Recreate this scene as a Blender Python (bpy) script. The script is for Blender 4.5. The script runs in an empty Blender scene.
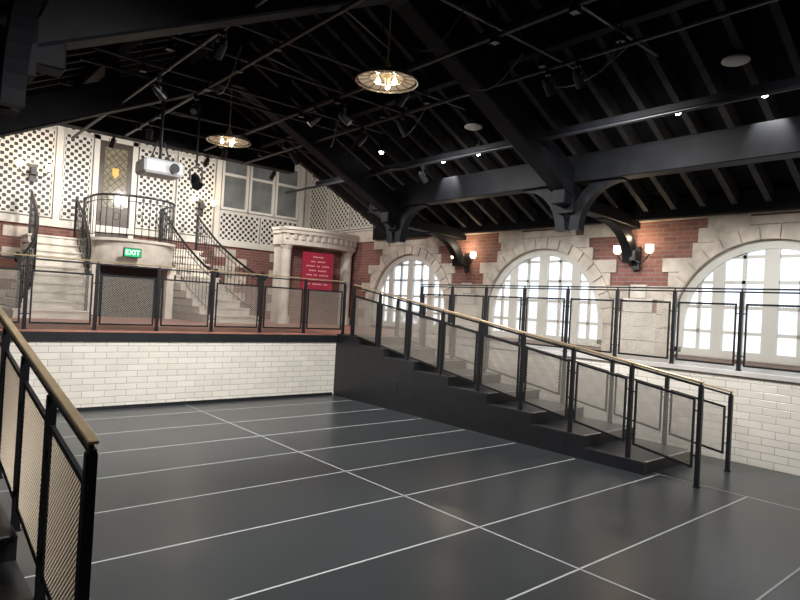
import bpy, bmesh, math, random
from mathutils import Vector, Matrix
random.seed(4)
C = bpy.context.scene.collection
V = Vector

# ------------------------------------------------------------ materials
def mat(name, col, rough=.5, metal=0, emit=None, es=0, noise=0, nscale=5, bump=0, spec=None, trans=0):
    m = bpy.data.materials.new(name); m.use_nodes = True
    nt = m.node_tree; b = nt.nodes['Principled BSDF']
    b.inputs['Base Color'].default_value = (*col, 1); b.inputs['Roughness'].default_value = rough
    b.inputs['Metallic'].default_value = metal
    if trans: b.inputs['Transmission Weight'].default_value = trans; b.inputs['IOR'].default_value = 1.1
    if spec is not None: b.inputs['Specular IOR Level'].default_value = spec
    if emit: b.inputs['Emission Color'].default_value = (*emit, 1); b.inputs['Emission Strength'].default_value = es
    tc = nt.nodes.new('ShaderNodeTexCoord'); n = nt.nodes.new('ShaderNodeTexNoise')
    n.inputs['Scale'].default_value = nscale; n.inputs['Detail'].default_value = 6
    nt.links.new(tc.outputs['Object'], n.inputs['Vector'])
    if noise:
        r = nt.nodes.new('ShaderNodeValToRGB')
        r.color_ramp.elements[0].position = .3; r.color_ramp.elements[1].position = .7
        r.color_ramp.elements[0].color = (*[c*(1-noise) for c in col], 1)
        r.color_ramp.elements[1].color = (*[min(1, c*(1+noise)) for c in col], 1)
        nt.links.new(n.outputs['Fac'], r.inputs['Fac']); nt.links.new(r.outputs['Color'], b.inputs['Base Color'])
    if bump:
        bp = nt.nodes.new('ShaderNodeBump'); bp.inputs['Strength'].default_value = bump; bp.inputs['Distance'].default_value = .01
        nt.links.new(n.outputs['Fac'], bp.inputs['Height']); nt.links.new(bp.outputs['Normal'], b.inputs['Normal'])
    return m

def brickmat(name, axis, c1, c2, mortar, bw, rh, ms, rough=.5, bump=.6, mul=.35, smooth=.2):
    m = bpy.data.materials.new(name); m.use_nodes = True
    nt = m.node_tree; b = nt.nodes['Principled BSDF']
    tc = nt.nodes.new('ShaderNodeTexCoord'); sp = nt.nodes.new('ShaderNodeSeparateXYZ'); cb = nt.nodes.new('ShaderNodeCombineXYZ')
    nt.links.new(tc.outputs['Object'], sp.inputs[0])
    nt.links.new(sp.outputs[axis], cb.inputs[0]); nt.links.new(sp.outputs['Z'], cb.inputs[1])
    br = nt.nodes.new('ShaderNodeTexBrick')
    br.inputs['Scale'].default_value = 1; br.inputs['Brick Width'].default_value = bw; br.inputs['Row Height'].default_value = rh
    br.inputs['Mortar Size'].default_value = ms; br.inputs['Mortar Smooth'].default_value = smooth
    br.inputs['Color1'].default_value = (*c1, 1); br.inputs['Color2'].default_value = (*c2, 1); br.inputs['Mortar'].default_value = (*mortar, 1)
    nt.links.new(cb.outputs[0], br.inputs['Vector'])
    n = nt.nodes.new('ShaderNodeTexNoise'); n.inputs['Scale'].default_value = 2.5; n.inputs['Detail'].default_value = 8
    nt.links.new(tc.outputs['Object'], n.inputs['Vector'])
    mx = nt.nodes.new('ShaderNodeMix'); mx.data_type = 'RGBA'; mx.blend_type = 'MULTIPLY'; mx.inputs[0].default_value = mul
    nt.links.new(br.outputs['Color'], mx.inputs[6]); nt.links.new(n.outputs['Fac'], mx.inputs[7])
    nt.links.new(mx.outputs[2], b.inputs['Base Color'])
    bp = nt.nodes.new('ShaderNodeBump'); bp.invert = True; bp.inputs['Strength'].default_value = bump; bp.inputs['Distance'].default_value = .01
    nt.links.new(br.outputs['Fac'], bp.inputs['Height']); nt.links.new(bp.outputs['Normal'], b.inputs['Normal'])
    b.inputs['Roughness'].default_value = rough
    return m

def latticemat(name, axis, cell=.084):
    m = bpy.data.materials.new(name); m.use_nodes = True
    nt = m.node_tree; b = nt.nodes['Principled BSDF']
    tc = nt.nodes.new('ShaderNodeTexCoord'); sp = nt.nodes.new('ShaderNodeSeparateXYZ')
    nt.links.new(tc.outputs['Object'], sp.inputs[0])
    def math_(op, a, bb=None):
        n = nt.nodes.new('ShaderNodeMath'); n.operation = op
        for i, v in enumerate((a, bb)):
            if v is None: continue
            if isinstance(v, (int, float)): n.inputs[i].default_value = v
            else: nt.links.new(v, n.inputs[i])
        return n.outputs[0]
    k = math.pi/cell
    s = math_('MULTIPLY', math_('SINE', math_('MULTIPLY', sp.outputs[axis], k)), math_('SINE', math_('MULTIPLY', sp.outputs['Z'], k)))
    f = math_('GREATER_THAN', s, .09)
    mx = nt.nodes.new('ShaderNodeMix'); mx.data_type = 'RGBA'
    nt.links.new(f, mx.inputs[0]); mx.inputs[6].default_value = (.66, .63, .58, 1); mx.inputs[7].default_value = (.02, .02, .022, 1)
    nt.links.new(mx.outputs[2], b.inputs['Base Color']); b.inputs['Roughness'].default_value = .5
    return m

M_black = mat('black_paint', (.011, .012, .015), .42, noise=.3)
M_iron = mat('black_iron', (.012, .013, .016), .38, .2)
M_roofwood = mat('roof_black_wood', (.007, .0078, .010), .6, noise=.4, nscale=3, bump=.2, spec=.13)
M_rafter = mat('dark_stained_wood', (.030, .027, .027), .7, noise=.4, nscale=8, spec=.2)
M_deck = mat('roof_deck', (.006, .0065, .008), .9, noise=.3, spec=.1)
M_brass = mat('brass_rail', (.60, .47, .30), .3, .65, noise=.1)
M_wire = mat('bronze_wire', (.46, .42, .37), .36, .5)
M_goldwire = mat('pale_gold_wire', (.60, .51, .40), .3, .7)
M_stone = mat('limestone', (.50, .445, .385), .8, noise=.32, nscale=3.2, bump=.35)
M_stone2 = mat('pale_limestone', (.60, .56, .50), .7, noise=.18, nscale=4, bump=.15)
M_cream = mat('cream_paint', (.64, .61, .56), .5, noise=.05)
M_white = mat('white_window_paint', (.56, .55, .51), .4, noise=.03)
M_ledge = mat('ledge_floor_board', (.54, .52, .50), .45, noise=.12, nscale=3)
M_plank = mat('reddish_plank', (.34, .15, .11), .5, noise=.3, nscale=3)
M_tape = mat('pale_tape', (.45, .47, .48), .5, noise=.1)
M_tread = mat('dark_tread', (.018, .019, .022), .4, noise=.2)
M_nose = mat('metal_nosing', (.5, .5, .5), .35, .6)
M_plaster = mat('dark_plaster', (.34, .34, .34), .8, noise=.1)
M_bulb = mat('warm_bulb', (1, .9, .7), .4, emit=(1, .86, .62), es=18)
M_shade = mat('milk_glass_shade', (.9, .82, .7), .4, emit=(1, .80, .55), es=1.8)
M_disc = mat('ribbed_glass_disc', (.50, .42, .33), .22, 0, emit=(1, .8, .55), es=.10, noise=.5, nscale=14, trans=.3)
M_chrome = mat('pale_metal_rim', (.55, .50, .44), .25, .9)
M_lens = mat('lit_lens', (1, 1, 1), .4, emit=(1, .96, .88), es=22)
M_speaker = mat('white_grille', (.6, .6, .6), .6)
M_proj = mat('white_plastic', (.75, .76, .78), .4)
M_red = mat('red_sign_board', (.34, .014, .045), .5, noise=.1)
M_pink = mat('pink_lettering', (.80, .42, .42), .5)
M_green = mat('green_exit_face', (.0, .30, .11), .4, emit=(.0, .7, .25), es=.35)
M_exittxt = mat('lit_letters', (.8, 1, .85), .4, emit=(.7, 1, .8), es=1.0)
M_doorw = mat('dark_walnut_door', (.06, .042, .036), .4, noise=.3, nscale=8)
M_recess = mat('dark_recess_door', (.016, .014, .014), .5, noise=.3, nscale=8)
M_amber = mat('leaded_amber_glass', (.50, .26, .06), .3, emit=(.95, .5, .12), es=.3, noise=.3, nscale=20)
M_doorglass = mat('warm_leaded_glass', (.16, .14, .10), .15, emit=(1, .8, .5), es=.06, noise=.4, nscale=14)
M_dimglass = mat('dim_window_glass', (.16, .17, .17), .1, noise=.25, nscale=2)
wb = ((.82, .78, .71), (.74, .70, .63), (.46, .44, .40), .30, .093, .006, .16, .4, .15, .5)
M_wbX = brickmat('white_glazed_brick_a', 'X', *wb)
M_wbY = brickmat('white_glazed_brick_b', 'Y', *wb)
rb_ = ((.29, .115, .09), (.20, .08, .066), (.25, .20, .18), .23, .075, .008, .8)
M_rbX = brickmat('red_brick_a', 'X', *rb_)
M_rbY = brickmat('red_brick_b', 'Y', *rb_)
M_latX = latticemat('pierced_lattice_a', 'X'); M_latY = latticemat('pierced_lattice_b', 'Y')

def glassmat():
    m = bpy.data.materials.new('daylit_frosted_glass'); m.use_nodes = True
    nt = m.node_tree; b = nt.nodes['Principled BSDF']
    b.inputs['Base Color'].default_value = (.2, .22, .24, 1); b.inputs['Roughness'].default_value = .25
    tc = nt.nodes.new('ShaderNodeTexCoord'); n = nt.nodes.new('ShaderNodeTexNoise'); n.inputs['Scale'].default_value = 1.3
    r = nt.nodes.new('ShaderNodeValToRGB'); r.color_ramp.elements[0].color = (.50, .58, .68, 1); r.color_ramp.elements[1].color = (.92, .96, 1, 1)
    r.color_ramp.elements[0].position = .32; r.color_ramp.elements[1].position = .55
    nt.links.new(tc.outputs['Object'], n.inputs['Vector']); nt.links.new(n.outputs['Fac'], r.inputs['Fac'])
    nt.links.new(r.outputs['Color'], b.inputs['Emission Color']); b.inputs['Emission Strength'].default_value = 1.45
    return m
M_glass = glassmat()

def floormat():
    m = bpy.data.materials.new('dark_dance_floor'); m.use_nodes = True
    nt = m.node_tree; b = nt.nodes['Principled BSDF']; L = nt.links.new
    tc = nt.nodes.new('ShaderNodeTexCoord')
    n = nt.nodes.new('ShaderNodeTexNoise'); n.inputs['Scale'].default_value = 1.0; n.inputs['Detail'].default_value = 4; n.inputs['Roughness'].default_value = .5
    L(tc.outputs['Object'], n.inputs['Vector'])
    r = nt.nodes.new('ShaderNodeValToRGB'); r.color_ramp.elements[0].position = .25; r.color_ramp.elements[1].position = .8
    r.color_ramp.elements[0].color = (.030, .0345, .038, 1); r.color_ramp.elements[1].color = (.039, .0445, .049, 1)
    L(n.outputs['Fac'], r.inputs['Fac'])
    mp = nt.nodes.new('ShaderNodeMapping'); mp.inputs['Location'].default_value = (-3.76/3.045, -1.38/.925, 0); mp.inputs['Scale'].default_value = (1/3.045, 1/.925, 0)
    fl = nt.nodes.new('ShaderNodeVectorMath'); fl.operation = 'FLOOR'
    wn = nt.nodes.new('ShaderNodeTexWhiteNoise'); wn.noise_dimensions = '2D'
    L(tc.outputs['Object'], mp.inputs[0]); L(mp.outputs[0], fl.inputs[0]); L(fl.outputs[0], wn.inputs['Vector'])
    mr = nt.nodes.new('ShaderNodeMapRange'); mr.inputs[3].default_value = .88; mr.inputs[4].default_value = 1.14
    L(wn.outputs['Value'], mr.inputs[0])
    vm = nt.nodes.new('ShaderNodeVectorMath'); vm.operation = 'SCALE'
    L(r.outputs['Color'], vm.inputs[0]); L(mr.outputs[0], vm.inputs['Scale']); L(vm.outputs[0], b.inputs['Base Color'])
    b.inputs['Roughness'].default_value = .30
    return m
M_floor = floormat()

# ------------------------------------------------------------ mesh helpers
class B:
    def __init__(s): s.v = []; s.f = []
    def add(s, vs, fs):
        o = len(s.v); s.v += [tuple(v) for v in vs]; s.f += [tuple(i+o for i in f) for f in fs]; return s
    def box(s, x0, x1, y0, y1, z0, z1):
        return s.add([(x0,y0,z0),(x1,y0,z0),(x1,y1,z0),(x0,y1,z0),(x0,y0,z1),(x1,y0,z1),(x1,y1,z1),(x0,y1,z1)],
              [(0,3,2,1),(4,5,6,7),(0,1,5,4),(1,2,6,5),(2,3,7,6),(3,0,4,7)])
    def beam(s, p, q, w, h, up=(0,0,1)):
        p, q = V(p), V(q); d = (q-p).normalized(); side = d.cross(V(up))
        if side.length < 1e-4: side = d.cross(V((1,0,0)))
        side.normalize(); u = side.cross(d)
        vs = []
        for c in (p, q):
            for a, b in ((-1,-1),(1,-1),(1,1),(-1,1)): vs.append(c+side*a*w/2+u*b*h/2)
        return s.add(vs, [(0,1,2,3),(7,6,5,4),(0,4,5,1),(1,5,6,2),(2,6,7,3),(3,7,4,0)])
    def cyl(s, p, q, r, n=10, r2=None):
        p, q = V(p), V(q); r2 = r if r2 is None else r2
        d = (q-p).normalized(); a = d.orthogonal().normalized(); b = d.cross(a)
        vs = [c+(a*math.cos(t)+b*math.sin(t))*rr for c, rr in ((p,r),(q,r2)) for t in [2*math.pi*i/n for i in range(n)]]
        fs = [(i,(i+1)%n,n+(i+1)%n,n+i) for i in range(n)]+[tuple(range(n))[::-1], tuple(range(n,2*n))]
        return s.add(vs, fs)
    def tube(s, pts, r, n=8, closed=False):
        pts = [V(p) for p in pts]; m = len(pts); vs = []
        ref = None
        for i, p in enumerate(pts):
            if closed: t = pts[(i+1)%m]-pts[i-1]
            else: t = pts[min(i+1,m-1)]-pts[max(i-1,0)]
            t.normalize()
            if ref is None: ref = t.orthogonal().normalized()
            ref = (ref-t*ref.dot(t)).normalized(); b = t.cross(ref)
            vs += [p+(ref*math.cos(2*math.pi*k/n)+b*math.sin(2*math.pi*k/n))*r for k in range(n)]
        fs = []
        for i in range(m if closed else m-1):
            j = (i+1)%m
            fs += [(i*n+k, i*n+(k+1)%n, j*n+(k+1)%n, j*n+k) for k in range(n)]
        if not closed: fs += [tuple(range(n))[::-1], tuple(range((m-1)*n, m*n))]
        return s.add(vs, fs)
    def sweep(s, pts, N, wN, wT):
        pts = [V(p) for p in pts]; N = V(N).normalized(); m = len(pts); vs = []
        for i, p in enumerate(pts):
            t = (pts[min(i+1,m-1)]-pts[max(i-1,0)]).normalized(); u = t.cross(N)
            for a, b in ((-1,-1),(1,-1),(1,1),(-1,1)): vs.append(p+N*a*wN/2+u*b*wT/2)
        fs = [(0,1,2,3), tuple((m-1)*4+k for k in (3,2,1,0))]
        for i in range(m-1):
            fs += [(i*4+k, (i+1)*4+k, (i+1)*4+(k+1)%4, i*4+(k+1)%4) for k in range(4)]
        return s.add(vs, fs)
    def lathe(s, prof, c=(0,0,0), n=24, axis='Z'):
        c = V(c); vs = []; m = len(prof)
        for r, z in prof:
            for k in range(n):
                t = 2*math.pi*k/n
                vs.append(c+V((r*math.cos(t), r*math.sin(t), z)))
        fs = [(i*n+k, i*n+(k+1)%n, (i+1)*n+(k+1)%n, (i+1)*n+k) for i in range(m-1) for k in range(n)]
        return s.add(vs, fs)
    def prism(s, pts, fn0, fn1):
        n = len(pts)
        vs = [fn0(p) for p in pts]+[fn1(p) for p in pts]
        return s.add(vs, [tuple(range(n)), tuple(range(n, 2*n))[::-1]]+[(i, n+i, n+(i+1)%n, (i+1)%n) for i in range(n)])
    def mesh(s, name, m, smooth=False, bevel=0):
        me = bpy.data.meshes.new(name); me.from_pydata(s.v, [], s.f)
        bm = bmesh.new(); bm.from_mesh(me); bmesh.ops.recalc_face_normals(bm, faces=bm.faces)
        if bevel:
            bmesh.ops.bevel(bm, geom=[e for e in bm.edges], offset=bevel, segments=1, affect='EDGES', clamp_overlap=True)
        bm.to_mesh(me); bm.free()
        me.materials.append(m)
        if smooth:
            for p in me.polygons: p.use_smooth = True
            try: me.set_sharp_from_angle(angle=math.radians(40))
            except Exception: pass
        return me

def obj(name, me, loc=(0,0,0), parent=None, label=None, cat=None, kind=None, group=None):
    o = bpy.data.objects.new(name, me); C.objects.link(o); o.location = loc
    if parent: o.parent = parent
    if label: o['label'] = label
    if cat: o['category'] = cat
    if kind: o['kind'] = kind
    if group: o['group'] = group
    return o
def thing(name, label, cat, loc=(0,0,0), kind=None, group=None):
    return obj(name, None, loc, None, label, cat, kind, group)
def dup(t, loc, rz=None, label=None):
    n = t.copy(); C.objects.link(n); n.location = loc
    if rz is not None: n.rotation_euler[2] = rz
    if label: n['label'] = label
    def rec(a, b):
        for c in a.children:
            d = c.copy(); C.objects.link(d); d.parent = b; rec(c, d)
    rec(t, n)
    return n
def curve_mesh(polys, ext, name='c'):
    cu = bpy.data.curves.new(name, 'CURVE'); cu.dimensions = '2D'; cu.fill_mode = 'BOTH'; cu.extrude = ext
    for pl in polys:
        sp = cu.splines.new('POLY'); sp.points.add(len(pl)-1)
        for i, p in enumerate(pl): sp.points[i].co = (p[0], p[1], 0, 1)
        sp.use_cyclic_u = True
    o = bpy.data.objects.new(name, cu); C.objects.link(o)
    bpy.context.view_layer.update()
    me = bpy.data.meshes.new_from_object(o.evaluated_get(bpy.context.evaluated_depsgraph_get()))
    bpy.data.objects.remove(o); return me
def text_mesh(txt, size, ext=.003):
    cu = bpy.data.curves.new('t', 'FONT'); cu.body = txt; cu.size = size; cu.extrude = ext; cu.align_x = 'CENTER'; cu.align_y = 'CENTER'
    o = bpy.data.objects.new('t', cu); C.objects.link(o); bpy.context.view_layer.update()
    me = bpy.data.meshes.new_from_object(o.evaluated_get(bpy.context.evaluated_depsgraph_get()))
    bpy.data.objects.remove(o); return me

# ------------------------------------------------------------ dimensions
W = 9.9; XL = -1.3; YB = -3.0; YE = 16.0; P = 1.15; YP = 9.45; XS = 6.6; XLG = 8.35
CX = 4.3; ZE = 3.5; SL = .5; YG = 12.5
roofz = lambda x: ZE+SL*(W-x) if x > CX else ZE+SL*(x-(2*CX-W))

# ------------------------------------------------------------ setting
def S(name, b, m, label, cat):
    return obj(name, b.mesh(name, m), label=label, cat=cat, kind='structure')
S('floor', B().box(XL-.3, W+.35, YB-.3, YE+.3, -.15, 0), M_floor, 'dark charcoal dance floor of the sunken hall', 'floor')
S('floor.001', B().box(XL, W, YP+.14, YE, 1.0, P), M_plank, 'reddish plank floor of the raised level', 'floor')
S('floor.002', B().box(XLG+.14, W, YB, YP+.14, 1.0, P), M_ledge, 'pale grey boards on the raised walkway below the windows', 'floor')
S('wall_platform', B().box(XL, XS, YP, YP+.14, 0, 1.0), M_wbX, 'white glazed brick retaining wall of the raised level', 'wall')
S('wall_platform.001', B().box(XLG, XLG+.14, YB, YP+.14, 0, 1.1), M_wbY, 'white glazed brick retaining wall below the walkway', 'wall')
S('trim_1', B().box(XL, XS, YP-.03, YP+.14, 1.0, P-.02), M_black, 'black steel fascia along the raised floor edge', 'trim')
S('trim_12', B().box(XL, XS, YP-.02, YP+.14, P-.02, P+.004), M_plank, 'reddish timber nosing along the raised floor edge', 'trim')
S('trim_2', B().box(XLG-.03, XLG+.14, YB, YP, 1.1, P+.005), M_ledge, 'pale stone coping along the walkway edge', 'trim')
S('baseboard_platform', B().box(XL, XS-.03, YP-.012, YP, 0, .05), M_black, 'low black base strip under white brick', 'baseboard')

wins = [11.2, 7.24, 3.19, -.86]; R = 1.40; ZS = 1.64; ZB = 1.22
def archpts(yc, r, zb, n=28):
    return [(yc-r, zb)]+[(yc+r*math.cos(t), ZS+r*math.sin(t)) for t in [math.pi-math.pi*i/n for i in range(n+1)]]+[(yc+r, zb)]
me = curve_mesh([[(YB-.3, 0), (YE+.3, 0), (YE+.3, 3.75), (YB-.3, 3.75)]]+[archpts(y, R, ZB) for y in wins], .175)
for v in me.vertices: x, y, z = v.co; v.co = (z+W+.175, x, y)
me.materials.clear(); me.materials.append(M_rbY)
obj('wall_right', me, label='red brick wall pierced by large arched windows', cat='wall', kind='structure')
S('wall_right.001', B().box(W, W+.35, YG-.2, YE+.3, 3.75, 7.2), M_cream, 'cream panelled wall above the brick', 'wall')
S('wall_far', B().box(XL-.3, W+.35, YE, YE+.3, P, 7.2), M_cream, 'cream panelled end wall behind the double stair', 'wall')
S('wall_far.001', B().box(XL, W, YE-.06, YE, P, 3.15), M_rbX, 'red brick lower part of the end wall', 'wall')
S('wall_left', B().box(XL-.3, XL, YB-.3, YE+.3, 0, 7.2), M_plaster, 'grey plastered side wall', 'wall')
S('wall_near', B().box(XL-.3, W+.35, YB-.3, YB, 0, 6.5), M_plaster, 'grey plastered end wall', 'wall')
S('trim_13', B().box(W-.2, W-.06, YB, YG, 3.44, 3.76), M_roofwood, 'dark straight eave board along the wall head', 'trim')

b = B()
for sgn in (1, -1):
    e = CX+sgn*(W+.4-CX); 
    za = 6.3+.22; ze = 6.3-SL*(W+.4-CX)+.22
    y0, y1 = YB-.3, YG
    b.add([(CX,y0,za),(e,y0,ze),(e,y1,ze),(CX,y1,za),(CX,y0,za+.1),(e,y0,ze+.1),(e,y1,ze+.1),(CX,y1,za+.1)],
          [(0,1,2,3),(4,5,6,7),(0,1,5,4),(1,2,6,5),(2,3,7,6),(3,0,4,7)])
S('ceiling', b, M_deck, 'black pitched roof deck', 'ceiling')
S('ceiling.001', B().box(XL-.3, W+.35, YG, YE+.3, 7.2, 7.3), M_deck, 'black flat ceiling over the end bay', 'ceiling')
S('wall_gable', B().prism([(XL,5.1),(XL,7.3),(W+.3,7.3),(W+.3,4.0),(W-.05,3.85),(7.4,5.1)], lambda p:(p[0],YG,p[1]), lambda p:(p[0],YG+.08,p[1])), M_deck, 'black boarding above the roof line', 'wall')

def surround(yc, idx):
    b = B(); x0, x1 = W-.045, W; rh = .235; RO = R+.30; r = R
    def prism(pts): b.prism(pts, lambda p:(x0, p[0], p[1]), lambda p:(x1, p[0], p[1]))
    z = P; k = 0
    def yin(zz, rr=r):
        if zz <= ZS: return rr
        d = rr*rr-(zz-ZS)**2
        return math.sqrt(d) if d > 0 else 0
    N = 17
    for i in range(N):
        a0 = math.pi*i/N+.008; a1 = math.pi*(i+1)/N-.008
        pts = [(yc+R*math.cos(a), ZS+R*math.sin(a)) for a in (a0, (a0+a1)/2, a1)]+[(yc+(R+.2)*math.cos(a), ZS+(R+.2)*math.sin(a)) for a in (a1, (a0+a1)/2, a0)]
        b.prism(pts, lambda p:(W-.075, p[0], p[1]), lambda p:(x1, p[0], p[1]))
    while z < 3.35:
        z1 = min(z+rh, 3.4); zm = (z+z1)/2; alt = .0 if k % 2 else .26
        ro = yin(zm, RO) if zm-ZS < RO else 0
        out = min((ro if ro > .75 else .75)+alt, 2.0)
        if zm < ZS: out = min(R+.28+alt, 1.98)
        zz = [z+(z1-z-.008)*i/4 for i in range(5)]
        for sg in (1, -1):
            inn = [yin(q) for q in zz]
            if out-max(inn) < .03: continue
            prism([(yc+sg*i_, q) for i_, q in zip(inn, zz)]+[(yc+sg*out, z1-.008), (yc+sg*out, z)])
        z = z1; k += 1
    return S('trim_%d' % idx, b, M_stone, 'limestone arch surround with stepped quoins', 'trim')
for i, y in enumerate(wins): surround(y, i+3)
b = B(); y = YB; k = 0
while y < YE:
    L = .62 if k % 2 else .8
    z0 = 3.42 if k % 3 else 3.2
    b.box(W-.05, W, y, min(y+L-.008, YE), z0, 3.72); y += L; k += 1
S('trim_7', b, M_stone, 'limestone band of blocks along the wall head', 'trim')
b = B()
for k in range(5):
    for yc in (9.22, 5.2, 1.16):
        w_ = .34 if k < 3 else (.14 if k == 4 else .26)
        b.box(W-.05, W, yc-w_, yc+w_, P+.005+k*.24, P+.235+k*.24)
S('trim_8', b, M_stone2, 'limestone pier blocks between the windows', 'trim')

def window(yc, n):
    t = thing('window_%d' % n, 'large arched white timber window with tall panes', 'window', (W+.085, yc, ZB), 'structure')
    o = lambda y, z: (0, y, z-ZB)
    b = B(); r = R-.07
    path = [o(-r, ZB)]+[o(r*math.cos(a), ZS+r*math.sin(a)) for a in [math.pi-math.pi*i/32 for i in range(33)]]+[o(r, ZB)]
    b.sweep(path, (1,0,0), .12, .14); b.box(-.06, .06, -R, R, 0, .12)
    obj('window_frame', b.mesh('window_frame', M_white), parent=t)
    b = B()
    def top(y): return ZS+math.sqrt(max(0, r*r-y*y))
    for y, w_ in ((-.74,.085), (.0,.10), (.74,.085)): b.box(-.045, .045, y-w_, y+w_, .05, top(y)-ZB)
    obj('mullion', b.mesh('mullion', M_white), parent=t)
    b = B()
    for y in (-1.03, -.38, .38, 1.03): b.box(-.02, .025, y-.025, y+.025, .05, top(y)-ZB)
    z = ZB+.40
    while z < ZS+r-.1:
        h = r if z < ZS else math.sqrt(r*r-(z-ZS)**2)
        b.box(-.02, .025, -h, h, z-ZB-.025, z-ZB+.025); z += .39
    obj('muntin', b.mesh('muntin', M_white), parent=t)
    b = B(); pts = archpts(0, r, ZB+.03)
    b.prism(pts, lambda p:(.025, p[0], p[1]-ZB), lambda p:(.035, p[0], p[1]-ZB))
    obj('glass_pane', b.mesh('glass_pane', M_glass), parent=t)
    b = B().box(-.14, .02, -R+.01, R-.01, -.0, .035)
    obj('window_sill', b.mesh('window_sill', M_stone2), parent=t)
for i, y in enumerate(wins): window(y, i+1)

# ------------------------------------------------------------ tape lines
def tape(x0, x1, y0, y1): 
    b = B().box(-(x1-x0)/2, (x1-x0)/2, -(y1-y0)/2, (y1-y0)/2, 0, .0015)
    obj('floor_tape', b.mesh('floor_tape', M_tape), ((x0+x1)/2, (y0+y1)/2, 0.0003), label='thin pale tape strip across the dark floor', cat='tape', group='tape grid on the floor')
for k in range(9):
    yy = 1.38+.925*k
    tape(.72, 6.8 if yy < 3.4 else 6.55, yy-.008, yy+.008)
tape(3.752, 3.768, -1.5, YP-.02); tape(6.805, 6.82, -1.5, 3.3)

# ------------------------------------------------------------ railings
def wiremesh(ux, uy, w, slope, h, d=.03, th=.006):
    b = B(); n = V((uy, -ux, 0))
    def pt(s_, t_): return V((s_*ux, s_*uy, s_*slope+t_))
    def seg(a, c): b.beam(pt(*a), pt(*c), th*.6, th, up=n)
    c = -h+d/2
    while c < w:
        s0, s1 = max(0, c), min(w, c+h)
        if s1-s0 > .005: seg((s0, s0-c), (s1, s1-c))
        c += d
    c = d/2
    while c < w+h:
        s0, s1 = max(0, c-h), min(w, c)
        if s1-s0 > .005: seg((s0, c-s0), (s1, c-s1))
        c += d
    return b
def railing(p0, n, step, slope, H, label, low=.09, ext0=0, ext1=0, cap=M_brass, drop=0, d=.036, th=.0068, wm=None):
    t = thing('railing', label, 'railing', p0)
    L = math.hypot(*step); ux, uy = step[0]/L, step[1]/L
    pm = B().box(-.022, .022, -.022, .022, -drop, H-.05)
    pm.box(-.03, .03, -.03, .03, -drop, -drop+.012).box(-.008, .008, -.008, .008, H-.05, H-.01)
    pme = pm.mesh('post', M_iron)
    w = L-.13; ph = H-low-.2
    fb = B()
    P0 = V((0,0,0)); P1 = V((w*ux, w*uy, w*slope)); up = V((0,0,ph))
    for a, c in ((P0, P1), (P0+up, P1+up)): fb.beam(a, c, .02, .026)
    for a in (P0, P1): fb.beam(a-V((0,0,.013)), a+up+V((0,0,.013)), .026, .02, up=(ux,uy,0))
    for a, sg in ((P0, -1), (P1, 1)):
        for tz in (.12, ph-.12):
            q = a+V((0,0,tz)); fb.beam(q, q+V((ux*.065*sg, uy*.065*sg, 0)), .014, .014)
    fme = fb.mesh('panel_frame', M_iron); wme = wiremesh(ux, uy, w, slope, ph, d, th).mesh('wire_mesh', wm or M_wire)
    for i in range(n+1):
        obj('post', pme, (ux*L*i, uy*L*i, slope*L*i), t)
        if i < n:
            f = obj('panel_frame', fme, (ux*(L*i+.065), uy*(L*i+.065), slope*(L*i+.065)+low), t)
            obj('wire_mesh', wme, (0,0,0), f)
    a = V((-ux*ext0, -uy*ext0, -slope*ext0+H)); c = V((ux*(L*n+ext1), uy*(L*n+ext1), slope*(L*n+ext1)+H))
    b = B().beam(a, c, .048, .02)
    obj('top_rail', b.mesh('top_rail', cap, bevel=.005), parent=t, label='brass-toned handrail' if cap is M_brass else None)
    b = B().beam(a-V((0,0,.04)), c-V((0,0,.04)), .03, .02)
    obj('rail_bar', b.mesh('rail_bar', M_iron), parent=t)
    return t
RS = .155
railing((.62, YP+.03, P+.005), 7, (.877, 0), 0, 1.0, 'black steel railing with wire mesh along raised floor edge', ext0=.9, ext1=.0)
railing((XS+.06, 2.75, 0.0), 8, (0, .787), RS, 1.12, 'sloping black mesh railing with brass rail beside the wide steps', low=.2, ext0=.02)
railing((7.74, 2.85, 0.0), 8, (0, .775), RS, .95, 'sloping black mesh railing along the wall side of steps', low=.2, ext0=.02)
railing((XLG+.1, -1.31, P+.005), 12, (0, .87), 0, 1.06, 'black steel mesh railing along the walkway under windows', cap=M_iron, low=.07)
railing((.7, 2.73, 0.0), 8, (0, .787), RS, 1.12, 'sloping black railing with pale gold mesh and brass handrail', low=.16, ext0=.03, d=.030, th=.0060, wm=M_goldwire)

# ------------------------------------------------------------ wide steps
def steps(x0, x1, ystart, label):
    t = thing('stepped_ramp', label, 'stairs', ((x0+x1)/2, ystart, 0))
    ox, oy = (x0+x1)/2, ystart
    n = 8; run = .785; rise = P/n
    b = B()
    b.box(x0-ox, x1-ox, ystart-oy, YP-oy, 0, P-.018)
    for k in range(1, n): b.box(x0-ox, x1-ox, ystart-run*k-oy, ystart-run*(k-1)-oy, 0, P-rise*k-.018)
    obj('step_base', b.mesh('step_base', M_black), parent=t)
    tr = B(); no = B()
    tr.box(x0-ox, x1-ox, -.01, YP-oy, P-.018, P)
    no.box(x0-ox+.04, x1-ox-.04, -.012, .02, P, P+.003)
    for k in range(1, n):
        z = P-rise*k; ya = -run*k
        tr.box(x0-ox+.001, x1-ox, ya-.01, ya+run-.001, z-.018, z)
        no.box(x0-ox+.04, x1-ox-.04, ya-.012, ya+.015, z, z+.003)
    obj('tread', tr.mesh('tread', M_tread), parent=t); obj('nosing', no.mesh('nosing', M_nose), parent=t, label='pale metal nosing strips')
steps(XS, 7.84, 8.8, 'broad black steps descending beside white brick wall')
steps(XL+.03, .68, 8.8, 'broad black steps descending to the dark floor')
S('floor.003', B().box(7.84, XLG, 8.8, YP+.14, 1.0, P), M_plank, 'plank strip beside the head of the steps', 'floor')
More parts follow.
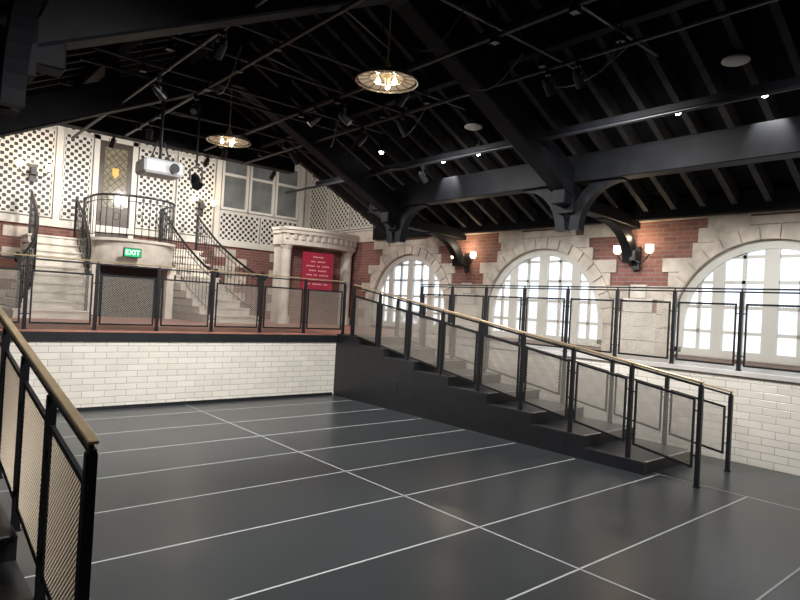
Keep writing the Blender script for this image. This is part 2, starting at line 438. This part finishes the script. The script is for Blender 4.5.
o = obj('outlet_plate', B().box(-.006, .0, -.035, .035, -.055, .055).mesh('outlet_plate', M_iron, bevel=.002), (XS-.001, 7.64, .43), label='small dark outlet cover on black step side', cat='outlet')
obj('socket', B().box(-.009, -.005, -.012, .012, -.03, .03).mesh('socket', M_tread), parent=o)

# ------------------------------------------------------------ roof structure
t0 = None
for i, ys in enumerate((1.25, 5.35, 9.45)):
    if t0 is None:
        t0 = thing('roof_truss', 'black timber hammer-beam truss with curved braces', 'truss', (CX, ys, 0), group='roof trusses')
        for sg in (1, -1):
            X = lambda x: sg*(x-CX)
            b = B().beam((X(8.05), 0, 3.64), (X(CX), 0, 5.47), .28, .42)
            obj('principal_rafter', b.mesh('principal_rafter', M_roofwood, bevel=.02), parent=t0)
            b = B().beam((X(7.6), 0, 3.52), (X(W+.02), 0, 3.42), .22, .22)
            obj('hammer_beam', b.mesh('hammer_beam', M_roofwood, bevel=.015), parent=t0)
            b = B().box(min(X(7.8), X(8.08)), max(X(7.8), X(8.08)), -.14, .14, 3.3, 3.75)
            obj('hanging_post', b.mesh('hanging_post', M_roofwood), parent=t0)
            b = B().cyl((X(7.94), 0, 3.3), (X(7.94), 0, 3.2), .13, 8, .03)
            obj('pendant_drop', b.mesh('pendant_drop', M_roofwood), parent=t0)
            pts = [(X(W-.10-1.0*(1-math.cos(a))), 0, 2.72+.72*math.sin(a)) for a in [math.pi/2*k/10 for k in range(11)]]
            obj('curved_brace', B().sweep(pts, (0,1,0), .17, .2).mesh('curved_brace', M_roofwood), parent=t0)
            for s2 in (1, -1):
                pts = [(X(7.94), s2*(.12+.75*(1-math.cos(a))), 3.05+.75*math.sin(a)) for a in [math.pi/2*k/10 for k in range(11)]]
                obj('curved_brace', B().sweep(pts, (1,0,0), .15, .17).mesh('curved_brace', M_roofwood), parent=t0)
            for p, q in (((X(7.9), 0, 3.7), (X(8.7), 0, 4.0)), ((X(6.2), 0, 4.55), (X(6.2), 0, 5.25)), ((X(5.2), 0, 5.05), (X(5.2), 0, 5.8))):
                obj('strut', B().beam(p, q, .15, .16).mesh('strut', M_roofwood), parent=t0)
        b = B().box(-.14, .14, -.14, .14, 5.2, 6.2)
        obj('king_post', b.mesh('king_post', M_roofwood), parent=t0)
    else: dup(t0, (CX, ys, 0))
def solobeam(name, p, q, w, h, m, label, cat, group=None):
    p, q = V(p), V(q); c = (p+q)/2
    return obj(name, B().beam(p-c, q-c, w, h).mesh(name, m, bevel=.012), c, label=label, cat=cat, group=group)
for x in (7.92, 2*CX-7.92):
    solobeam('purlin_beam', (x, YB, 3.95), (x, YP+.75, 3.95), .26, .42, M_roofwood, 'deep black timber purlin resting on the trusses', 'beam')
for x in (6.2, 2*CX-6.2):
    solobeam('purlin_beam', (x, YB, roofz(6.2)-.2), (x, YG-.1, roofz(6.2)-.2), .15, .2, M_roofwood, 'slim black timber purlin under the rafters', 'beam')
solobeam('ridge_beam', (CX, YB, 6.35), (CX, YG, 6.35), .18, .3, M_roofwood, 'black ridge beam at the roof peak', 'beam')
solobeam('header_beam', (XL, YG+.01, 4.93), (7.2, YG+.01, 4.93), .28, .42, M_roofwood, 'black header beam crossing before the panelled end wall', 'beam')
for sg in (1, -1):
    pr = B().beam((sg*(W-.2-CX), 0, ZE+.03+.1), (sg*.1, 0, 6.25+.03), .085, .2)
    pm = pr.mesh('rafter', M_rafter)
    y = YB+.2
    while y < YG-.25:
        obj('rafter', pm, (CX, y, .02), label='dark stained sloping roof rafter', cat='rafter', group='roof rafters'); y += .46

def pipe(p, q, r=.025, label='black steel lighting pipe hung under the trusses'):
    p, q = V(p), V(q); c = (p+q)/2
    obj('lighting_pipe', B().cyl(p-c, q-c, r, 10).mesh('lighting_pipe', M_iron, smooth=True), c, label=label, cat='pipe', group='rigging pipes')
for x, z in ((6.9, 4.18), (5.8, 4.62), (4.95, 4.75), (3.4, 4.7), (2.5, 4.45)):
    pipe((x, YB+.1, z), (x, YG-.3, z), .024)
for y, z in ((3.4, 4.78), (4.4, 4.85), (6.4, 4.8), (7.4, 4.85), (8.4, 4.8), (9.1, 4.85), (10.4, 4.85), (11.4, 4.8)):
    pipe((1.9, y, z), (6.6, y, z), .022)
for y in (3.4, 4.4, 6.4, 7.4, 8.4, 10.4, 11.4):
    for x in (2.5, 3.4, 4.95, 5.8):
        t = obj('pipe_hanger', B().cyl((0,0,0), (0,0,roofz(x)-4.85), .012, 6).box(-.04,.04,-.04,.04,-.05,.02).mesh('pipe_hanger', M_iron), (x, y, 4.72), label='thin black hanger rod clamped on rigging pipe', cat='hanger', group='pipe hangers')
solobeam('raceway', (7.15, YB, 4.32), (7.15, YG-1.2, 4.32), .1, .1, M_roofwood, 'black electrical raceway running along the roof', 'raceway')
solobeam('raceway', (5.35, YB, 5.02), (5.35, YG-.2, 5.02), .14, .08, M_roofwood, 'black electrical raceway running along the roof', 'raceway')
for k in range(5):
    y0 = 3.4+k*1.7
    pipe((3.4, y0, 4.74), (4.95, y0+1.1, 5.1), .013, 'thin black diagonal brace among the rigging')
    pipe((5.8, y0, 4.66), (6.9, y0+.9, 4.9), .012, 'thin black diagonal brace among the rigging')
for k in range(10):
    x = random.uniform(1.8, 6.6); y = random.uniform(3.5, 10); dx = random.uniform(-.8, .8); L = random.uniform(.8, 1.8)
    pts = [(dx*t/10-dx/2, L*t/10-L/2, -.28*math.sin(math.pi*t/10)) for t in range(11)]
    obj('cable', B().tube(pts, .009, 6).mesh('cable', M_iron, smooth=True), (x, y, 4.72), label='black cable sagging between rigging pipes', cat='cable', group='rigging cables')

tl = thing('stage_light', 'small black can spotlight clamped under a pipe', 'light', (5.8, 4.3, 4.6), group='can spotlights')
obj('clamp', B().box(-.02,.02,-.03,.03,-.06,.04).cyl((0,0,-.05),(0,0,-.12),.01,8).mesh('clamp', M_iron), parent=tl)
obj('yoke', B().sweep([(0,-.06,-.2),(0,-.065,-.14),(0,0,-.12),(0,.065,-.14),(0,.06,-.2)], (1,0,0), .02, .006).mesh('yoke', M_iron), parent=tl)
hb = B().cyl((-.05,0,-.15), (.08,0,-.26), .045, 16, .055).cyl((-.05,0,-.15), (-.08,0,-.12), .038, 16, .025)
obj('lamp_housing', hb.mesh('lamp_housing', M_iron, smooth=True), parent=tl)
obj('lens', B().cyl((.081,0,-.261), (.084,0,-.264), .045, 16).mesh('lens', M_dimglass), parent=tl)
for x, y, z, rz in ((5.8,7.9,4.6,2),(4.95,8.0,4.73,2.6),(3.4,8.8,4.68,4),(3.4,10.8,4.68,1.4),
        (2.5,7.7,4.43,0),(6.9,7.6,4.16,0),(4.95,11.2,4.73,1.5)):
    dup(tl, (x, y, z), rz)

def spot(loc, energy, target, ang=110, col=(1, .975, .94), r=.06, blend=.6):
    l = bpy.data.lights.new('spot', 'SPOT'); l.energy = energy; l.spot_size = math.radians(ang); l.spot_blend = blend; l.color = col; l.shadow_soft_size = r
    o = bpy.data.objects.new('lamp_and_fill_spot', l); C.objects.link(o); o.location = loc  # serves both the downlights and the added fill spots
    o.rotation_euler = (V(target)-V(loc)).to_track_quat('-Z', 'Y').to_euler()
def point(loc, e, col=(1, .78, .5), r=.05):
    l = bpy.data.lights.new('pt', 'POINT'); l.energy = e; l.color = col; l.shadow_soft_size = r
    o = bpy.data.objects.new('point_lamp', l); C.objects.link(o); o.location = loc
dl = thing('downlight', 'small black cylinder downlight glowing under the roof', 'light', (7.6, 2.6, 4.42), group='downlights')
obj('housing', B().lathe([(.0,.14),(.045,.14),(.05,0),(.042,0),(.04,.03)], n=20).cyl((0,0,.14),(0,0,.22),.012,8).mesh('housing', M_iron, smooth=True), parent=dl)
obj('lens', B().lathe([(0,-.04),(.02,-.036),(.036,-.02),(.042,.005),(0,.02)], n=20).mesh('lens', M_lens, smooth=True), parent=dl)
dls = [(7.6,2.6),(7.6,7.85)]
for x, y, z in ((7.6,7.0,4.42),(7.6,3.6,4.42),(7.6,7.85,4.42),(7.0,8.9,4.62)): dup(dl, (x, y, z))
for x, y in dls: spot((x, y, 4.36), 60, (x+.45, y, 3.7), 75, r=.03)
for x, y, tx, ty, tz, e in ((5.8,1.0,9.9,2.2,1.2,400),(5.8,3.9,9.9,4.4,1.1,400),(5.8,6.9,9.9,7.2,1.1,400),(5.8,10.0,9.9,10.5,1.4,290),
        (4.95,5.9,4.6,9.4,.2,520),(2.5,5.9,2.2,9.4,.2,450),(3.4,2.2,4,4.5,0,620),(4.95,7.2,7.4,5.0,.2,360),(2.5,3.0,.7,5,.6,460)):  # floods added to fill walls, steps and floor with light
    zz = 4.5 if x > 3 else 4.35
    f = dup(tl, (x, y, zz+.1), math.atan2(ty-y, tx-x))  # can housing added to carry the flood
    d = (V((tx,ty,0))-V((x,y,0))).normalized()*.12
    spot((x+d.x, y+d.y, zz-.2), e, (tx, ty, tz), 114, r=.35, blend=1)

sp0 = thing('ceiling_speaker', 'round white speaker grille on black roof', 'speaker', (7.2, 2.78, roofz(7.2)-.12), group='ceiling speakers')
obj('grille', B().lathe([(0,-.03),(.1,-.028),(.13,-.015),(.14,0),(.14,.02)], n=28).mesh('grille', M_speaker, smooth=True), parent=sp0)
obj('rim', B().tube([(.14*math.cos(a), .14*math.sin(a), 0) for a in [2*math.pi*k/28 for k in range(28)]], .008, 6, True).mesh('rim', M_proj), parent=sp0)
obj('mount', B().cyl((0,0,.02),(0,0,.12),.1,12).mesh('mount', M_iron), parent=sp0)
for y in (6.77, 10.8): dup(sp0, (7.2, y, roofz(7.2)-.12))

# ------------------------------------------------------------ pendant lamps
pl = thing('pendant_lamp', 'round ribbed glass pendant lamp with metal rim and lit bulbs', 'lamp', (CX, 5.44, 4.34), group='pendant lamps')
obj('lamp_shade', B().lathe([(.07,.05),(.16,.04),(.25,.02),(.33,.0),(.325,-.004),(.25,.014),(.16,.034),(.07,.044)], n=48).mesh('lamp_shade', M_disc, smooth=True), parent=pl)
rb = B()
rb.lathe([(.345,.015),(.358,.01),(.362,-.03),(.345,-.032),(.345,.015)], n=48)
rb.tube([(.2*math.cos(a), .2*math.sin(a), .015) for a in [2*math.pi*k/40 for k in range(40)]], .010, 6, True)
for k in range(16):
    a = math.pi*k/8; rb.beam((.07*math.cos(a), .07*math.sin(a), .038), (.345*math.cos(a), .345*math.sin(a), -.012), .008, .012)
obj('rim', rb.mesh('rim', M_chrome, smooth=True), parent=pl, label='pale metal rim and ribs')
obj('rod', B().cyl((0,0,.1),(0,0,.98),.011,10).lathe([(.01,.22),(.03,.17),(.05,.12),(.075,.07),(.07,.04),(.03,.02),(.02,-.05),(.0,-.07)], n=20).mesh('rod', M_brass, smooth=True), parent=pl, label='thin brass rod and hub')
for k in range(3):
    a = math.pi/4+math.pi*2*k/3
    obj('bulb', B().lathe([(0,-.065),(.02,-.055),(.027,-.035),(.022,-.015),(.012,.01),(.0,.03)], (.11*math.cos(a), .11*math.sin(a), -.01), 16).mesh('bulb', M_bulb, smooth=True), parent=pl)
dup(pl, (CX, 9.6, 4.36))

# ------------------------------------------------------------ sconces
def sconce_make(loc):
    t = thing('wall_sconce', 'black iron two-arm wall sconce with glowing milk glass shades', 'lamp', loc, group='wall sconces')
    b = B().box(-.03, 0, -.07, .07, -.2, .2).lathe([(0,-.26),(.03,-.22),(.0,-.2)], (-.03,0,0), 10)
    b.cyl((-.03,0,0), (-.12,0,0), .03, 10).box(-.16, -.03, -.05, .05, -.05, .12)
    obj('backplate', b.mesh('backplate', M_iron, bevel=.006), parent=t)
    for sg in (1, -1):
        ay = .29
        pts = [(-.12, 0, -.02)]+[(-.14, sg*(.02+(ay-.025)*k/8), -.02-.1*math.sin(math.pi*k/8)+.06*(k/8)) for k in range(1, 9)]+[(-.14, sg*ay, .09)]
        obj('arm', B().tube(pts, .012, 8).mesh('arm', M_iron, smooth=True), parent=t)
        s = obj('lamp_shade', B().lathe([(.025,.06),(.055,.08),(.072,.12),(.07,.16),(.064,.19),(.074,.21),(.065,.205),(.058,.18),(.062,.13),(.045,.09),(.02,.07)], (-.14, sg*ay, 0), 20).mesh('lamp_shade', M_shade, smooth=True), parent=t)
        obj('bulb', B().lathe([(0,.09),(.02,.1),(.028,.14),(.02,.17),(0,.18)], (-.14, sg*ay, 0), 12).mesh('bulb', M_bulb, smooth=True), parent=s)
    return t
sc = sconce_make((W-.05, 9.22, 2.80)); dup(sc, (W-.05, 5.25, 2.80)); dup(sc, (W-.05, 1.2, 2.80))
for y in (9.22, 5.25):
    point((W-.26, y, 3.12), 10, r=.05)
for x, z in ((2.5, 4.3), (6.42, 4.1)):
    dup(sc, (x, YE-.12, z), math.pi/2); point((x, YE-.4, z+.3), 9)

# ------------------------------------------------------------ end wall panels
def lattice(x0, x1, z0, z1):
    t = thing('lattice_panel', 'cream pierced panel with regular dark openings', 'panel', ((x0+x1)/2, YE-.02, z0), group='pierced wall panels')
    w = (x1-x0)/2; h = z1-z0
    obj('pierced_board', B().box(-w, w, -.03, .0, 0, h).mesh('pierced_board', M_latX), parent=t)
    f = B(); 
    for a in (-w, w-.03): f.box(a, a+.03, -.05, .0, 0, h)
    for a in (0, h-.03): f.box(-w, w, -.048, .0, a, a+.03)
    obj('panel_frame', f.mesh('panel_frame', M_cream), parent=t)
def latticeY(y0, y1, z0, z1):
    t = thing('lattice_panel', 'cream pierced panel with regular dark openings on side wall', 'panel', (W-.0, (y0+y1)/2, z0), group='pierced wall panels')
    w = (y1-y0)/2; h = z1-z0
    obj('pierced_board', B().box(-.04, 0, -w, w, 0, h).mesh('pierced_board', M_latY), parent=t)
    f = B()
    for a in (-w, w-.04): f.box(-.065, 0, a, a+.04, 0, h)
    for a in (0, h-.04): f.box(-.063, 0, -w, w, a, a+.04)
    obj('panel_frame', f.mesh('panel_frame', M_cream), parent=t)
for x0, x1 in ((1.3,2.93),(3.10,3.72),(4.8,5.72),(5.78,6.8)):
    lattice(x0, x1, 3.35, 5.38); lattice(x0, x1, 5.44, 7.1)
lattice(3.78, 4.74, 5.6, 7.1)
lattice(7.0, 8.2, 3.3, 4.08); lattice(8.25, 9.45, 3.3, 4.08); lattice(7.0, 9.45, 5.8, 7.1)
latticeY(12.7, 13.75, 3.8, 5.3); latticeY(13.8, 14.8, 3.8, 5.3); latticeY(14.85, 15.9, 3.8, 5.3); latticeY(12.75, 14.2, 5.35, 6.9); latticeY(14.3, 15.9, 5.35, 6.9)
S('trim_9', B().box(XL, W, YE-.14, YE, 3.14, 3.3), M_cream, 'cream dado cornice along the end wall', 'trim')
b = B()
for x in (3.015, 6.9, 9.55):
    b.box(x-.07, x+.07, YE-.12, YE, 3.3, 7.2)
S('trim_10', b, M_cream, 'cream pilaster strips on the end wall', 'trim')
b = B()
for row in range(8):
    off = .0 if row % 2 else .35
    for x in (-1.0, .5, 2.0, 6.9, 8.6):
        b.box(x+off, x+off+.62, YE-.09, YE-.06, P+.24*row, P+.24*row+.232)
S('trim_11', b, M_stone, 'limestone blocks set in the brick end wall', 'trim')
for k, (x0, x1) in enumerate(((7.0,7.8),(7.83,8.63),(8.66,9.46))):
    t = thing('window_%d' % (5+k), 'white framed casement window in the end wall', 'window', (x0, YE-.05, 4.15), 'structure')
    w = x1-x0; f = B()
    for a in (0, w-.07): f.box(a, a+.07, -.05, .03, 0, 1.55)
    for a in (0, .95, 1.48): f.box(0, w, -.045, .03, a, a+.07)
    obj('window_frame', f.mesh('window_frame', M_cream), parent=t)
    obj('glass_pane', B().box(.02, w-.02, 0, .02, .02, 1.5).mesh('glass_pane', M_dimglass), parent=t)
t = thing('door_1', 'dark door with warm leaded glass at stair head', 'door', (4.25, YE-.05, 2.87), 'structure')
obj('door_frame', B().box(-.5,-.38,-.06,.05,0,2.6).box(.38,.5,-.06,.05,0,2.6).box(-.5,.5,-.06,.05,2.5,2.62).mesh('door_frame', M_cream), parent=t)
leaf = obj('door_leaf', B().box(-.38,.38,-.03,.0,0,2.5).box(-.3,.3,-.045,-.03,.12,.7).mesh('door_leaf', M_doorw), parent=t)
obj('glass_pane', B().box(-.26,.26,-.04,-.03,.9,2.35).mesh('glass_pane', M_doorglass), parent=leaf)
obj('crest', B().prism([(0,1.62),(.07,1.70),(.08,1.84),(.04,1.88),(0,1.86),(-.04,1.88),(-.08,1.84),(-.07,1.70)], lambda p:(p[0],-.05,p[1]), lambda p:(p[0],-.04,p[1])).mesh('crest', M_amber), parent=leaf, label='small amber glass crest')
lead = B()
for c in [q*.18 for q in range(-4, 12)]:
    for s_ in (1, -1):
        x0_ = -.26; za, zb = .9+c+(0 if s_ > 0 else .52), .9+c+(.52 if s_ > 0 else 0)
        def zc(x): return za+(zb-za)*(x-x0_)/.52
        xs = [x0_+.52*i/26 for i in range(27)]; ok = [x for x in xs if .9 <= zc(x) <= 2.35]
        if len(ok) > 1: lead.beam((ok[0], -.044, zc(ok[0])), (ok[-1], -.044, zc(ok[-1])), .006, .012)
obj('leading', lead.mesh('leading', M_iron), parent=leaf)
obj('door_handle', B().cyl((.3,-.05,1.0),(.3,-.05,1.15),.012,8).box(.28,.32,-.045,-.03,.95,1.2).mesh('door_handle', M_brass), parent=leaf)

# ------------------------------------------------------------ double stair
ds = thing('double_staircase', 'pale stone double staircase descending from a curved landing', 'staircase', (CX, 14.2, P))
zl = 2.87-P; YW = 15.9-14.2; NS = 10; RUN = .26
def flare(t): return .62*(1-t)**3
FI, FO = .45, .85
def flight(sg):
    b = B(); rise = zl/NS
    for k in range(NS):
        y0 = 12.8+RUN*k-14.2; f = flare(k/(NS-1))
        xa, xb = .90+f*FI, 1.93+f*FO
        xa, xb = sorted((sg*xa, sg*xb))
        b.box(xa, xb, y0, YW, rise*k+(.001 if k else 0), rise*(k+1)-.035)
        b.box(xa-.02, xb+.02, y0-.03, YW if k == NS-1 else y0+RUN, rise*(k+1)-.035, rise*(k+1))
    obj('stair_flight', b.mesh('stair_flight', M_stone2), parent=ds)
flight(1); flight(-1)
y0 = 13.62-14.2; CR = .8; HWL = .9
def rr(d):
    pts = [(-HWL-d, YW)]; r = CR
    for k in range(13): pts.append((-HWL-d+r+r*math.cos(math.pi+math.pi/2*k/12), y0-d+r+r*math.sin(math.pi+math.pi/2*k/12)))
    for k in range(13): pts.append((HWL+d-r+r*math.cos(1.5*math.pi+math.pi/2*k/12), y0-d+r+r*math.sin(1.5*math.pi+math.pi/2*k/12)))
    pts.append((HWL+d, YW)); return pts
HB = 1.14
b = B().prism(rr(-.02), lambda p:(p[0],p[1],HB), lambda p:(p[0],p[1],zl-.06))
b.box(-.88, -.72, y0+.5, YW, 0, HB).box(.72, .88, y0+.5, YW, 0, HB)
obj('landing_base', b.mesh('landing_base', M_stone2), parent=ds)
b = B().prism(rr(.02), lambda p:(p[0],p[1],zl-.06), lambda p:(p[0],p[1],zl))
obj('landing_slab', b.mesh('landing_slab', M_stone2), parent=ds)
obj('doorway_panel', B().box(-.72,.72,y0+.9,y0+.96,0,HB).box(-.02,.02,y0+.88,y0+.9,0,HB).mesh('doorway_panel', M_recess), parent=ds, label='dark recessed doors under the landing')

es = thing('exit_sign', 'green illuminated EXIT sign on pale stone landing front', 'sign', (4.02, 13.42, 2.56))
obj('sign_box', B().box(-.18,.18,0,.06,-.1,.1).mesh('sign_box', M_iron, bevel=.004), parent=es)
obj('sign_bracket', B().box(-.03,.03,.06,.17,-.03,.03).mesh('sign_bracket', M_iron), parent=es)
obj('sign_face', B().box(-.165,.165,-.006,0,-.085,.085).mesh('sign_face', M_green), parent=es)
tm = text_mesh('EXIT', .145)
for v in tm.vertices: x, y, z = v.co; v.co = (x, -.008-z, y)
tm.materials.clear(); tm.materials.append(M_exittxt)
obj('lettering', tm, parent=es)

def balustrade(path, label, H=.93, sp=.15):
    base = V(path[0]); pts = [V(p)-base for p in path]
    t = thing('iron_balustrade', label, 'balustrade', base, group='staircase balustrades')
    up = V((0,0,H))
    d0 = (pts[1]-pts[0]); d0.z = 0; d0.normalize()
    hp = [p+up for p in pts]
    if abs(pts[0].z-pts[-1].z) > .5:
        c = hp[0]-d0*.10+V((0,0,-.02))
        vol = [c+(-d0*math.cos(a)+V((0,0,1))*math.sin(a))*(.10-.07*k/14) for k, a in enumerate([math.pi*.75-2*math.pi*1.1*q/14 for q in range(15)])]
        hp = vol[::-1]+hp
    obj('handrail', B().tube(hp, .026, 10).mesh('handrail', M_iron, smooth=True), parent=t)
    b = B().tube([p+V((0,0,.09)) for p in pts], .011, 6).tube([p+V((0,0,H-.12)) for p in pts], .009, 6)
    acc = 0; nxt = .06; i2 = 0
    for a, c in zip(pts[:-1], pts[1:]):
        L = (c-a).length
        while nxt <= acc+L:
            q = a+(c-a)*((nxt-acc)/L)
            b.cyl(q, q+up, .008, 6)
            if i2 % 3 == 0:
                d = (c-a).normalized()
                cc = q+V((0,0,H*.5))+d*.075
                b.tube([cc+d*.06*math.cos(u)+V((0,0,.09*math.sin(u))) for u in [2*math.pi*k/12 for k in range(12)]], .006, 5, True)
            nxt += sp; i2 += 1
        acc += L
    obj('baluster', b.mesh('baluster', M_iron), parent=t, kind='stuff')
    for q in (pts[0], pts[-1]):
        nb = B().box(-.025,.025,-.025,.025,0,H+.02)
        obj('newel_post', nb.mesh('newel_post', M_iron), q, parent=t)
land = [(CX+p[0], 14.2+p[1], 2.87) for p in rr(-.04)]
land[0] = (land[0][0], 15.2, 2.87); land[-1] = (land[-1][0], 15.2, 2.87)
balustrade(land, 'curved black iron balustrade around the stair landing')
for sg in (1, -1):
    for xi, m_ in ((.98, FI), (1.87, FO)):
        path = [(CX+sg*(xi+flare(k/14)*m_), 12.85+RUN*NS*k/14*.98, P+.17+(zl-.17)*k/14) for k in range(15)]
        balustrade(path, 'flaring black iron balustrade with scrollwork on stone steps')

# ------------------------------------------------------------ stone portal with red sign
px, py = 8.72, 13.35
po = thing('stone_portal', 'limestone portal with round columns and bowed notched cornice', 'portal', (px, py, P))
def bow(hw, d, dep=.22):
    pts = [(-hw, .6)]
    for k in range(17):
        x = -hw+2*hw*k/16; pts.append((x, .06-d-dep*math.cos(math.pi*x/(2*hw))))
    return pts+[(hw, .6)]
for sg in (-1, 1):
    b = B().cyl((sg*.95, .2, .2), (sg*.95, .2, 1.9), .13, 20).cyl((sg*.95, .2, 0), (sg*.95, .2, .2), .17, 20).cyl((sg*.95, .2, 1.88), (sg*.95, .2, 2.0), .13, 20, .18).box(sg*.95-.12, sg*.95+.12, .22, .6, 0, 2.0)
    obj('column', b.mesh('column', M_stone2, smooth=True), parent=po)
b = B().prism(bow(1.12, 0), lambda p:(p[0],p[1],2.0), lambda p:(p[0],p[1],2.28))
for k in range(12):
    x = -1.04+.19*k; y = .06-.22*math.cos(math.pi*x/2.24)
    b.box(x-.045, x+.045, y-.045, y+.02, 2.14, 2.28)
obj('frieze', b.mesh('frieze', M_stone2), parent=po)
b = B().prism(bow(1.15, .07), lambda p:(p[0],p[1],2.28), lambda p:(p[0],p[1],2.37)).prism(bow(1.17, .11), lambda p:(p[0],p[1],2.37), lambda p:(p[0],p[1],2.44))
obj('cornice', b.mesh('cornice', M_stone2), parent=po)
obj('back_panel', B().box(-.82, .82, .3, .35, 0, 2.0).mesh('back_panel', M_rbX), parent=po)
rs = thing('wall_sign', 'crimson rectangular sign with neat rows of pale lettering', 'sign', (8.52, 13.2, 2.04))
rs.rotation_euler[2] = -.15
obj('sign_board', B().box(-.43,.43,0,.04,0,.96).mesh('sign_board', M_red), parent=rs)
obj('sign_bracket', B().box(-.04,.04,.04,.4,.3,.8).mesh('sign_bracket', M_iron), parent=rs)
b = B()
rows = [[.30], [.14,.22], [.24,.10,.2], [.2,.24], [.16,.1,.26], [.24,.18], [.12,.26,.12]]
for i, r_ in enumerate(rows):
    tot = sum(r_)+.05*(len(r_)-1); x = -tot/2; z = .84-.115*i
    for w_ in r_:
        nn = max(2, int(w_/.035))
        for q in range(nn): 
            xx = x+w_*q/nn
            b.box(xx, xx+w_/nn*.6, -.004, 0, z-.018, z+.018)
        x += w_+.05
obj('lettering', b.mesh('lettering', M_pink), parent=rs)

# ------------------------------------------------------------ projector
pj = thing('projector', 'white ceiling projector hanging on black bracket', 'projector', (3.0, 9.0, 3.54))
obj('casing', B().box(-.28,.28,-.22,.22,-.1,.11).mesh('casing', M_proj, bevel=.03), parent=pj)
obj('lens', B().cyl((.12,-.22,0),(.12,-.28,0),.06,18,.07).mesh('lens', M_iron, smooth=True), parent=pj)
obj('bracket', B().cyl((0,0,.1),(0,0,1.2),.022,10).box(-.14,.14,-.14,.14,.1,.13).beam((-.14,0,.12),(-.05,0,.4),.02,.02).beam((.14,0,.12),(.05,0,.4),.02,.02).mesh('bracket', M_iron), parent=pj)
hs = thing('moving_light', 'black moving head light hanging beside white projector', 'light', (3.62, 9.2, 4.62))
obj('stem', B().cyl((0,0,-.9),(0,0,.1),.018,8).mesh('stem', M_iron), parent=hs)
obj('yoke', B().sweep([(-.09,0,-1.12),(-.1,0,-.95),(0,0,-.88),(.1,0,-.95),(.09,0,-1.12)], (0,1,0), .05, .015).mesh('yoke', M_iron), parent=hs)
obj('lamp_housing', B().cyl((0,.06,-1.05),(0,-.08,-1.2),.075,16,.085).mesh('lamp_housing', M_iron, smooth=True), parent=hs)

wc = (1, .94, .87)
for x in (1.5, 3.3, 5.2, 6.8):
    dup(tl, (x, YG+.165, 4.82), math.pi/2)  # can housings added on the header for the end-wall fill
    spot((x, YG+.55, 4.4), 155, (x, YE, 3.2), 115, r=.08, col=wc)  # fill spot added to brighten the end wall
spot((6.6, YG-.3, 4.2), 120, (8.6, 13.4, 2.2), 70, col=wc)  # added fill for the portal, has no fixture
spot((6.6, 12.9, 4.6), 120, (W, 14.5, 4.6), 90, col=wc)  # added fill for the side-wall panels, has no fixture
spot((4.3, 10.9, 4.55), 320, (4.3, 13.8, 1.6), 110, r=.15, col=wc)  # added fill lifting the stair and landing, has no fixture

# ------------------------------------------------------------ world
w = bpy.data.worlds.new('World'); bpy.context.scene.world = w; w.use_nodes = True
w.node_tree.nodes['Background'].inputs[0].default_value = (.75, .85, 1, 1); w.node_tree.nodes['Background'].inputs[1].default_value = .6
sc_ = bpy.context.scene
sc_.view_settings.view_transform = 'Standard'; sc_.view_settings.exposure = 0.5

# ------------------------------------------------------------ camera
cam = bpy.data.cameras.new('Camera'); cam.sensor_width = 36; cam.lens = 604/800*36; cam.clip_start = .05
co = bpy.data.objects.new('Camera', cam); C.objects.link(co)
eX = V((700, -45, -604)).normalized(); eZ = V((.05565, .9984, -.00989)); eZ = (eZ-eX*eZ.dot(eX)).normalized(); eY = eZ.cross(eX)
co.matrix_world = Matrix.Translation((0, 0, 1.75)) @ Matrix((eX, eY, eZ)).to_4x4()
sc_.camera = co
